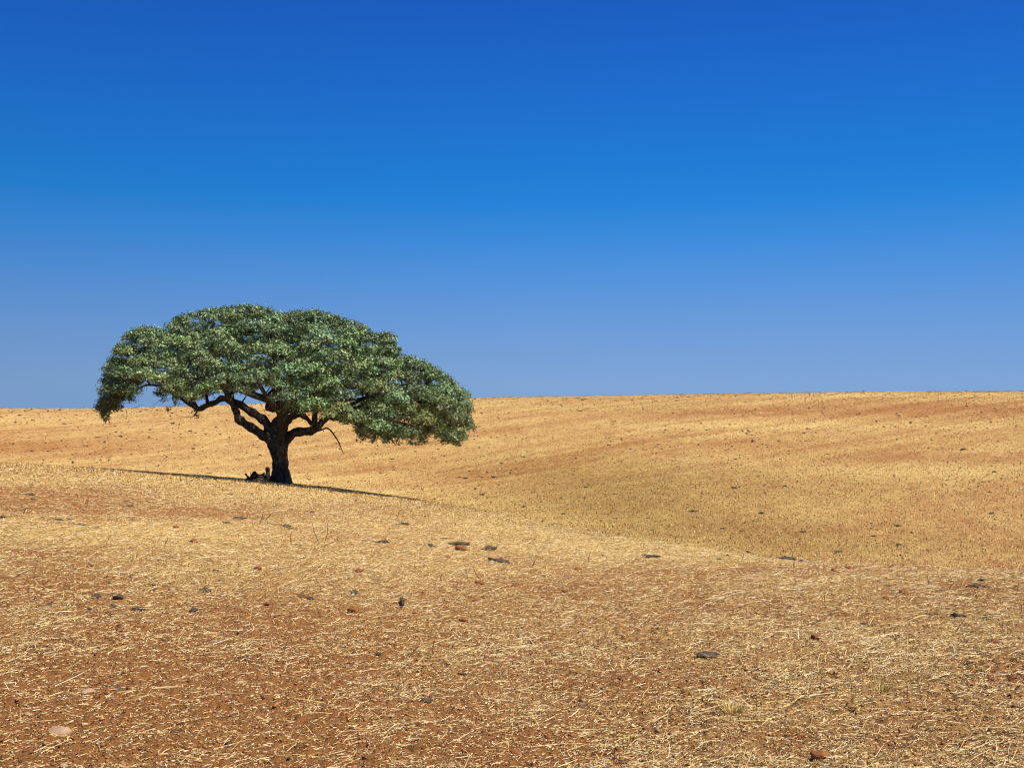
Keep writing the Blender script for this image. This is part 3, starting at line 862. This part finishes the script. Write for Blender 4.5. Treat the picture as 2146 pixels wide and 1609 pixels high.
def zone(px, v):
    h = 'far left' if px < 320 else 'left' if px < 720 else 'middle' if px < 1300 else 'right' if px < 1800 else 'far right'
    d = 'just below the tree' if v < 1070 else 'below the tree line' if v < 1130 else 'on the upper foreground' if v < 1210 else 'halfway down the foreground' if v < 1340 else 'low in the foreground' if v < 1470 else 'at the bottom edge'
    return h, d
ORD = ['first', 'second', 'third', 'fourth', 'fifth', 'sixth', 'seventh', 'eighth', 'ninth', 'tenth', 'eleventh', 'twelfth']
def place_labels(rows, look, plural):
    """rows: (px, v, w); one label each that no other of the kind carries"""
    out = [None]*len(rows)
    zs = {}
    for i, r in enumerate(rows): zs.setdefault(zone(r[0], r[1]), []).append(i)
    for (h, d), ids in zs.items():
        if len(ids) == 1:
            out[ids[0]] = f'{look} alone {d}, {h}'
        else:
            ids.sort(key=lambda i: rows[i][0])
            big = sorted((rows[i][2] for i in ids), reverse=True)
            for k, i in enumerate(ids):
                if rows[i][2] == big[0] and big[0] > 1.3*big[1]: out[i] = f'largest {look} {d}, {h}'
                else: out[i] = f'{look} {d}, {h}, {ORD[k]} from left'
    return out
SPECIAL = {(235,1443): 'long narrow black dung piece lying beside the pale stone low on the left',
           (122,1533): 'largest pale pinkish stone, flat and angular, near the bottom left corner',
           (183,1452): 'pale pinkish stone just left of the long black dung piece',
           (1720,1586): 'big reddish clod with a black shadow on its left at the bottom edge',
           (1025,1152): 'smooth grey mound of dried dung right of the long ragged pats',
           (201,1254): 'round dark stone at the left of the small heap of dark stones',
           (1482,1374): 'wide knobbly black dung pat in the right foreground'}
si = 0
for kind in ('dung', 'rock', 'clod', 'stone'):
    rows = [r[1:] for r in ITEMS if r[0] == kind]
    labs = place_labels(rows, LOOK[kind], None)
    for (px, v, w), lab in zip(rows, labs):
        si += 1
        x, y = ground_at(px, v)
        W = w*y/F*(0.86 if kind == 'dung' else 1)
        V, Fc = lump_mesh(kind, W, 100+si*7)
        if kind == 'dung' and (px, v) == (235, 1443): V = V*np.array([1, 0.35, 1.1])
        if kind == 'dung' and (px, v) == (1025, 1152): V = V*np.array([1, 1, 1.6])
        a = rng.uniform(-0.5, 0.5)
        V = np.column_stack([V[:, 0]*math.cos(a)-V[:, 1]*math.sin(a), V[:, 0]*math.sin(a)+V[:, 1]*math.cos(a), V[:, 2]])
        zlift = W*{'dung': 0.055, 'clod': 0.22, 'stone': 0.07, 'rock': 0.13}[kind]
        o = mesh_np(NAMES[kind][0], V, Fc, loops_per=3, smooth=kind != 'stone', mat=MATS[kind])
        o.location = (x, y, gz(x, y)+zlift)
        tag(o, SPECIAL.get((px, v), lab), NAMES[kind][1], GRP[kind])
# the upright dark piece of dung in the middle foreground
x, y = ground_at(842, 1277)
V, Fc = lump_mesh('dung', 13*y/F, 999)
V = V*np.array([0.8, 1, 7.5]); V[:, 2] -= V[:, 2].min()*0.8
o = mesh_np('charred_stub', V, Fc, loops_per=3, smooth=True, mat=MATS['dung']); o.location = (x, y, gz(x, y))
tag(o, 'small black upright stub standing alone in the middle foreground', 'stub')

# dark clods and pats dotted over the far slopes, all alike at this distance
far_meshes = []
for k in range(5):
    V, Fc = lump_mesh('dung' if k % 2 else 'clod', 1.0, 500+k*13, far=True)
    V = V*np.array([1, 0.8, 0.7 if k % 2 == 0 else 1.6])
    o = mesh_np('far_clod', V, Fc, loops_per=3, smooth=True, mat=MATS['dung'])
    far_meshes.append(o)
protos = list(far_meshes)
placed = 0
FARC = [(1481,901,6),(1569,904,6),(1578,924,6),(1542,961,6),(1645,1019,8),(1884,870,6),(1837,881,5),(2019,942,9),(2078,1076,10),(1831,1124,10),(1883,1142,10),(1596,1077,11),(1880,1102,12),(2084,988,8),(1688,923,5),(1632,923,6),
 (1276,933,7),(977,1003,9),(963,1000,6),(996,1024,8),(1052,972,7),(1258,1090,7),(1181,1077,8),(1118,1097,8),(1227,1021,6),(1098,1061,8),(1035,1000,9),(822,961,6),(798,991,6),
 (362,887,8),(314,900,6),(243,905,6),(398,904,7),(253,914,7),(313,917,6),(405,939,7),(67,946,7),(41,871,7),(135,888,6)]
def far_zone(px, v):
    return ('far left' if px < 330 else 'left' if px < 750 else 'middle' if px < 1150 else 'right of middle' if px < 1550 else 'right' if px < 1850 else 'far right',
            'high on the far slope' if v < 925 else 'midway up the far slope' if v < 1010 else 'at the foot of the far slope')
zone_near = zone
zone = far_zone
flabs = place_labels(FARC, 'larger dark clod', None)
zone = zone_near
for (px, v, w), lab in zip(FARC, flabs):
    x, y = ground_at(px, v)
    V, Fc = lump_mesh('dung', 1.0, int(px)); V = V*np.array([1, .8, 1.8])
    o = mesh_np('field_clod', V, Fc, loops_per=3, smooth=True, mat=MATS['dung'])
    sc_ = w*y/F; o.scale = (sc_, sc_, sc_*0.9); o.location = (x, y, gz(x, y)+sc_*0.12)
    tag(o, lab, 'clod', 'larger dark clods on the far slopes')
while placed < 170:
    px = rng.uniform(-10, 2156)
    lo = np.interp(px, COLX, CRV)-6; hi = np.interp(px, RIDX, RIDV)+2
    v = hi+(lo-hi)*rng.random()**1.25
    if 500 < px < 620 and v > 960: continue
    x, y = ground_at(px, v)
    if y < 20: continue
    src = protos[placed % 5]
    o = src if placed < 5 else src.copy()
    if placed >= 5: COL.objects.link(o)
    wpx = rng.gamma(3.0, 1.3)+2.0
    s = min(wpx, 7)*y/F
    o.scale = (s, s*0.9, s*0.8)
    o.rotation_euler = (0, 0, rng.uniform(0, 6.28))
    o.location = (x, y, gz(x, y)+s*0.12)
    tag(o, 'small dark clod dotted over the far stubble slopes', 'clod', 'dark clods dotted over the far slopes')
    placed += 1

# ------------------------------------------------------------------ dry stems standing and lying in the stubble
M_STEM = {'dark': speckle_mat('dry_stem_brown', (0.12, 0.06, 0.02), (0.26, 0.15, 0.06), 40),
          'pale': speckle_mat('dry_stem_straw', (0.62, 0.45, 0.20), (0.82, 0.66, 0.38), 40)}
STEMS = [('dark',183,1058,186,1040),('dark',178,1057,181,1045),('dark',48,1077,56,1062),('dark',225,1134,232,1119),('dark',345,1146,353,1125),('dark',73,1192,80,1172),
 ('dark',285,1173,288,1158),('dark',158,1270,153,1240),('dark',545,1094,552,1070),('dark',553,1094,579,1067),('pale',532,1092,538,1076),('dark',669,1136,653,1092),('dark',682,1131,686,1095),
 ('dark',672,1144,712,1129),('dark',583,1196,584,1176),('dark',565,1215,577,1207),('dark',671,1238,670,1220),('dark',608,1135,609,1117),('dark',981,1213,976,1188),('dark',1006,1213,989,1184),
 ('dark',1071,1228,1079,1215),('dark',925,1221,927,1200),('dark',1116,1184,1127,1163),('dark',1234,1180,1237,1155),('dark',1661,1172,1644,1132),('dark',1610,1172,1618,1160),('dark',1551,1174,1557,1155),
 ('dark',1664,1190,1667,1168),('dark',1729,1262,1727,1240),('dark',1601,1324,1612,1304),('dark',1452,1211,1473,1195),('dark',1947,1227,1943,1203),('dark',1988,1235,1999,1219),('dark',1827,1284,1834,1268),
 ('dark',2000,1326,2026,1290),('dark',2102,1320,2103,1297),('dark',2130,1246,2135,1218),('dark',2138,1290,2141,1266),('dark',1718,1445,1719,1400),('dark',1584,1481,1585,1459),('dark',1900,1468,1902,1435),
 ('dark',1632,1581,1617,1537),('dark',1164,1455,1165,1397),('dark',837,1470,836,1430),('dark',905,1376,914,1325),('dark',595,1366,605,1335),('pale',1700,1190,1686,1168),('pale',1757,1192,1775,1181),
 ('pale',1565,1200,1620,1207),('pale',1620,1208,1645,1199),('pale',1120,1350,1085,1325),('pale',1200,1352,1150,1346),('dark',1225,1414,1135,1407),('pale',1500,1555,1455,1575),('pale',1545,1470,1500,1462),('pale',1455,1500,1540,1476),
 ('pale',300,1243,340,1236),('pale',25,1213,70,1192),('pale',960,1195,990,1190),('pale',1400,1498,1370,1520)]
rows = [((a[1]+a[3])/2, a[2], math.hypot(a[3]-a[1], a[4]-a[2])) for a in STEMS]
labs = {}
for tone, look in (('dark', 'thin brown dry weed stem'), ('pale', 'long pale straw stalk')):
    ids = [i for i, a in enumerate(STEMS) if a[0] == tone]
    for i, l in zip(ids, place_labels([rows[i] for i in ids], look, None)): labs[i] = l
for i, (tone, x0, v0, x1, v1) in enumerate(STEMS):
    x, y = ground_at(x0, v0)
    p0 = np.array([x, y, gz(x, y)-0.004])
    flat = tone == 'pale' and abs(x1-x0) > abs(v1-v0)*1.2 or (abs(x1-x0) > 60)
    if flat:
        xb, yb = ground_at(x1, v1)
        p1 = np.array([xb, yb, gz(xb, yb)+0.02]); p0[2] += 0.012
        mid = (p0+p1)/2; mid[2] = gz(mid[0], mid[1])+0.03
    else:
        y1 = y+rng.uniform(-0.03, 0.03)
        p1 = np.array([(x1-1073)/F*y1, y1, EYE-(v1-804)/F*y1])
        p1[2] = max(p1[2], p0[2]+0.03)
        mid = (p0+p1)/2+np.array([rng.normal(0, 0.06), 0, 0])*np.linalg.norm(p1-p0)
    r = (0.0021 if tone == 'dark' else 0.0026)*max(1, y/5.5)**0.8
    tb = Tubes(); tb.add([np.zeros(3), mid-p0, p1-p0], [r*1.2, r, r*0.6], sub=5, sides=6, rough=0.05)
    o = tb.build('dry_stem' if tone == 'dark' else 'straw_stalk', M_STEM[tone])
    o.location = p0
    tag(o, labs[i], 'stem' if tone == 'dark' else 'straw', 'dry weed stems standing in the foreground' if tone == 'dark' else 'long straw stalks lying in the foreground')

# ------------------------------------------------------------------ small tufts
def tuft(px, v, w, green, label, n=70):
    x, y = ground_at(px, v)
    W = w*y/F/2
    a = rng.uniform(0, 6.28, n); rr = W*np.sqrt(rng.random(n))*0.6
    b = np.stack([np.cos(a)*rr, np.sin(a)*rr*0.7, np.zeros(n)], 1)
    H = W*rng.uniform(0.35, 0.9, n)
    tip = b+np.stack([np.cos(a)*H*rng.uniform(.4, 1.3, n), np.sin(a)*H*rng.uniform(.4, 1.1, n), H], 1)
    mid = (b+tip)/2+np.array([0, 0, 1])*H[:, None]*0.25
    yaw = rng.uniform(0, 3.14, n); wv = np.stack([np.cos(yaw), np.sin(yaw), 0*yaw], 1)*max(0.0016, W*0.025)
    V = np.stack([b-wv, b+wv, mid-wv*.8, mid+wv*.8, tip-wv*.2, tip+wv*.2], 1).reshape(-1, 3)
    i = np.arange(n)[:, None]*6
    Fq = np.concatenate([i+np.array([[0, 1, 3, 2]]), i+np.array([[2, 3, 5, 4]])], 1).reshape(-1, 4)
    base = np.array([(0.55, 0.42, 0.12), (0.24, 0.24, 0.06), (0.10, 0.09, 0.05)][green])
    c = base*rng.uniform(0.6, 1.4, (n, 1))
    o = mesh_np('grass_tuft', V, Fq, mat=M_STRAW, col=np.repeat(c, 6, 0))
    o.location = (x, y, gz(x, y)-0.004)
    tag(o, label, 'grass tuft', 'dry grass tufts in the foreground')
tuft(1535, 1500, 70, 0, 'wide yellow dry grass tuft over a dark hollow in the bottom right foreground', 110)
tuft(1845, 1445, 60, 0, 'straw yellow grass tuft beside the black pat at the far right')
tuft(137, 1061, 9, 1, 'tiny green weed among red soil below the left end of the shadow', 40)
tuft(795, 1371, 20, 2, 'dark grey green tuft left of the middle foreground', 60)
tuft(1803, 1294, 16, 2, 'grey green tuft in front of a dark stone on the right', 50)
tuft(1745, 1492, 22, 1, 'greenish tuft near the bottom right, below the grey pat', 60)
tuft(1008, 1548, 12, 1, 'small green sprig at the bottom middle', 30)
tuft(610, 1174, 8, 1, 'tiny green sprig right of the reddish clod on the left', 25)
tuft(1320, 1550, 40, 0, 'loose straw coloured tuft at the bottom middle right', 60)
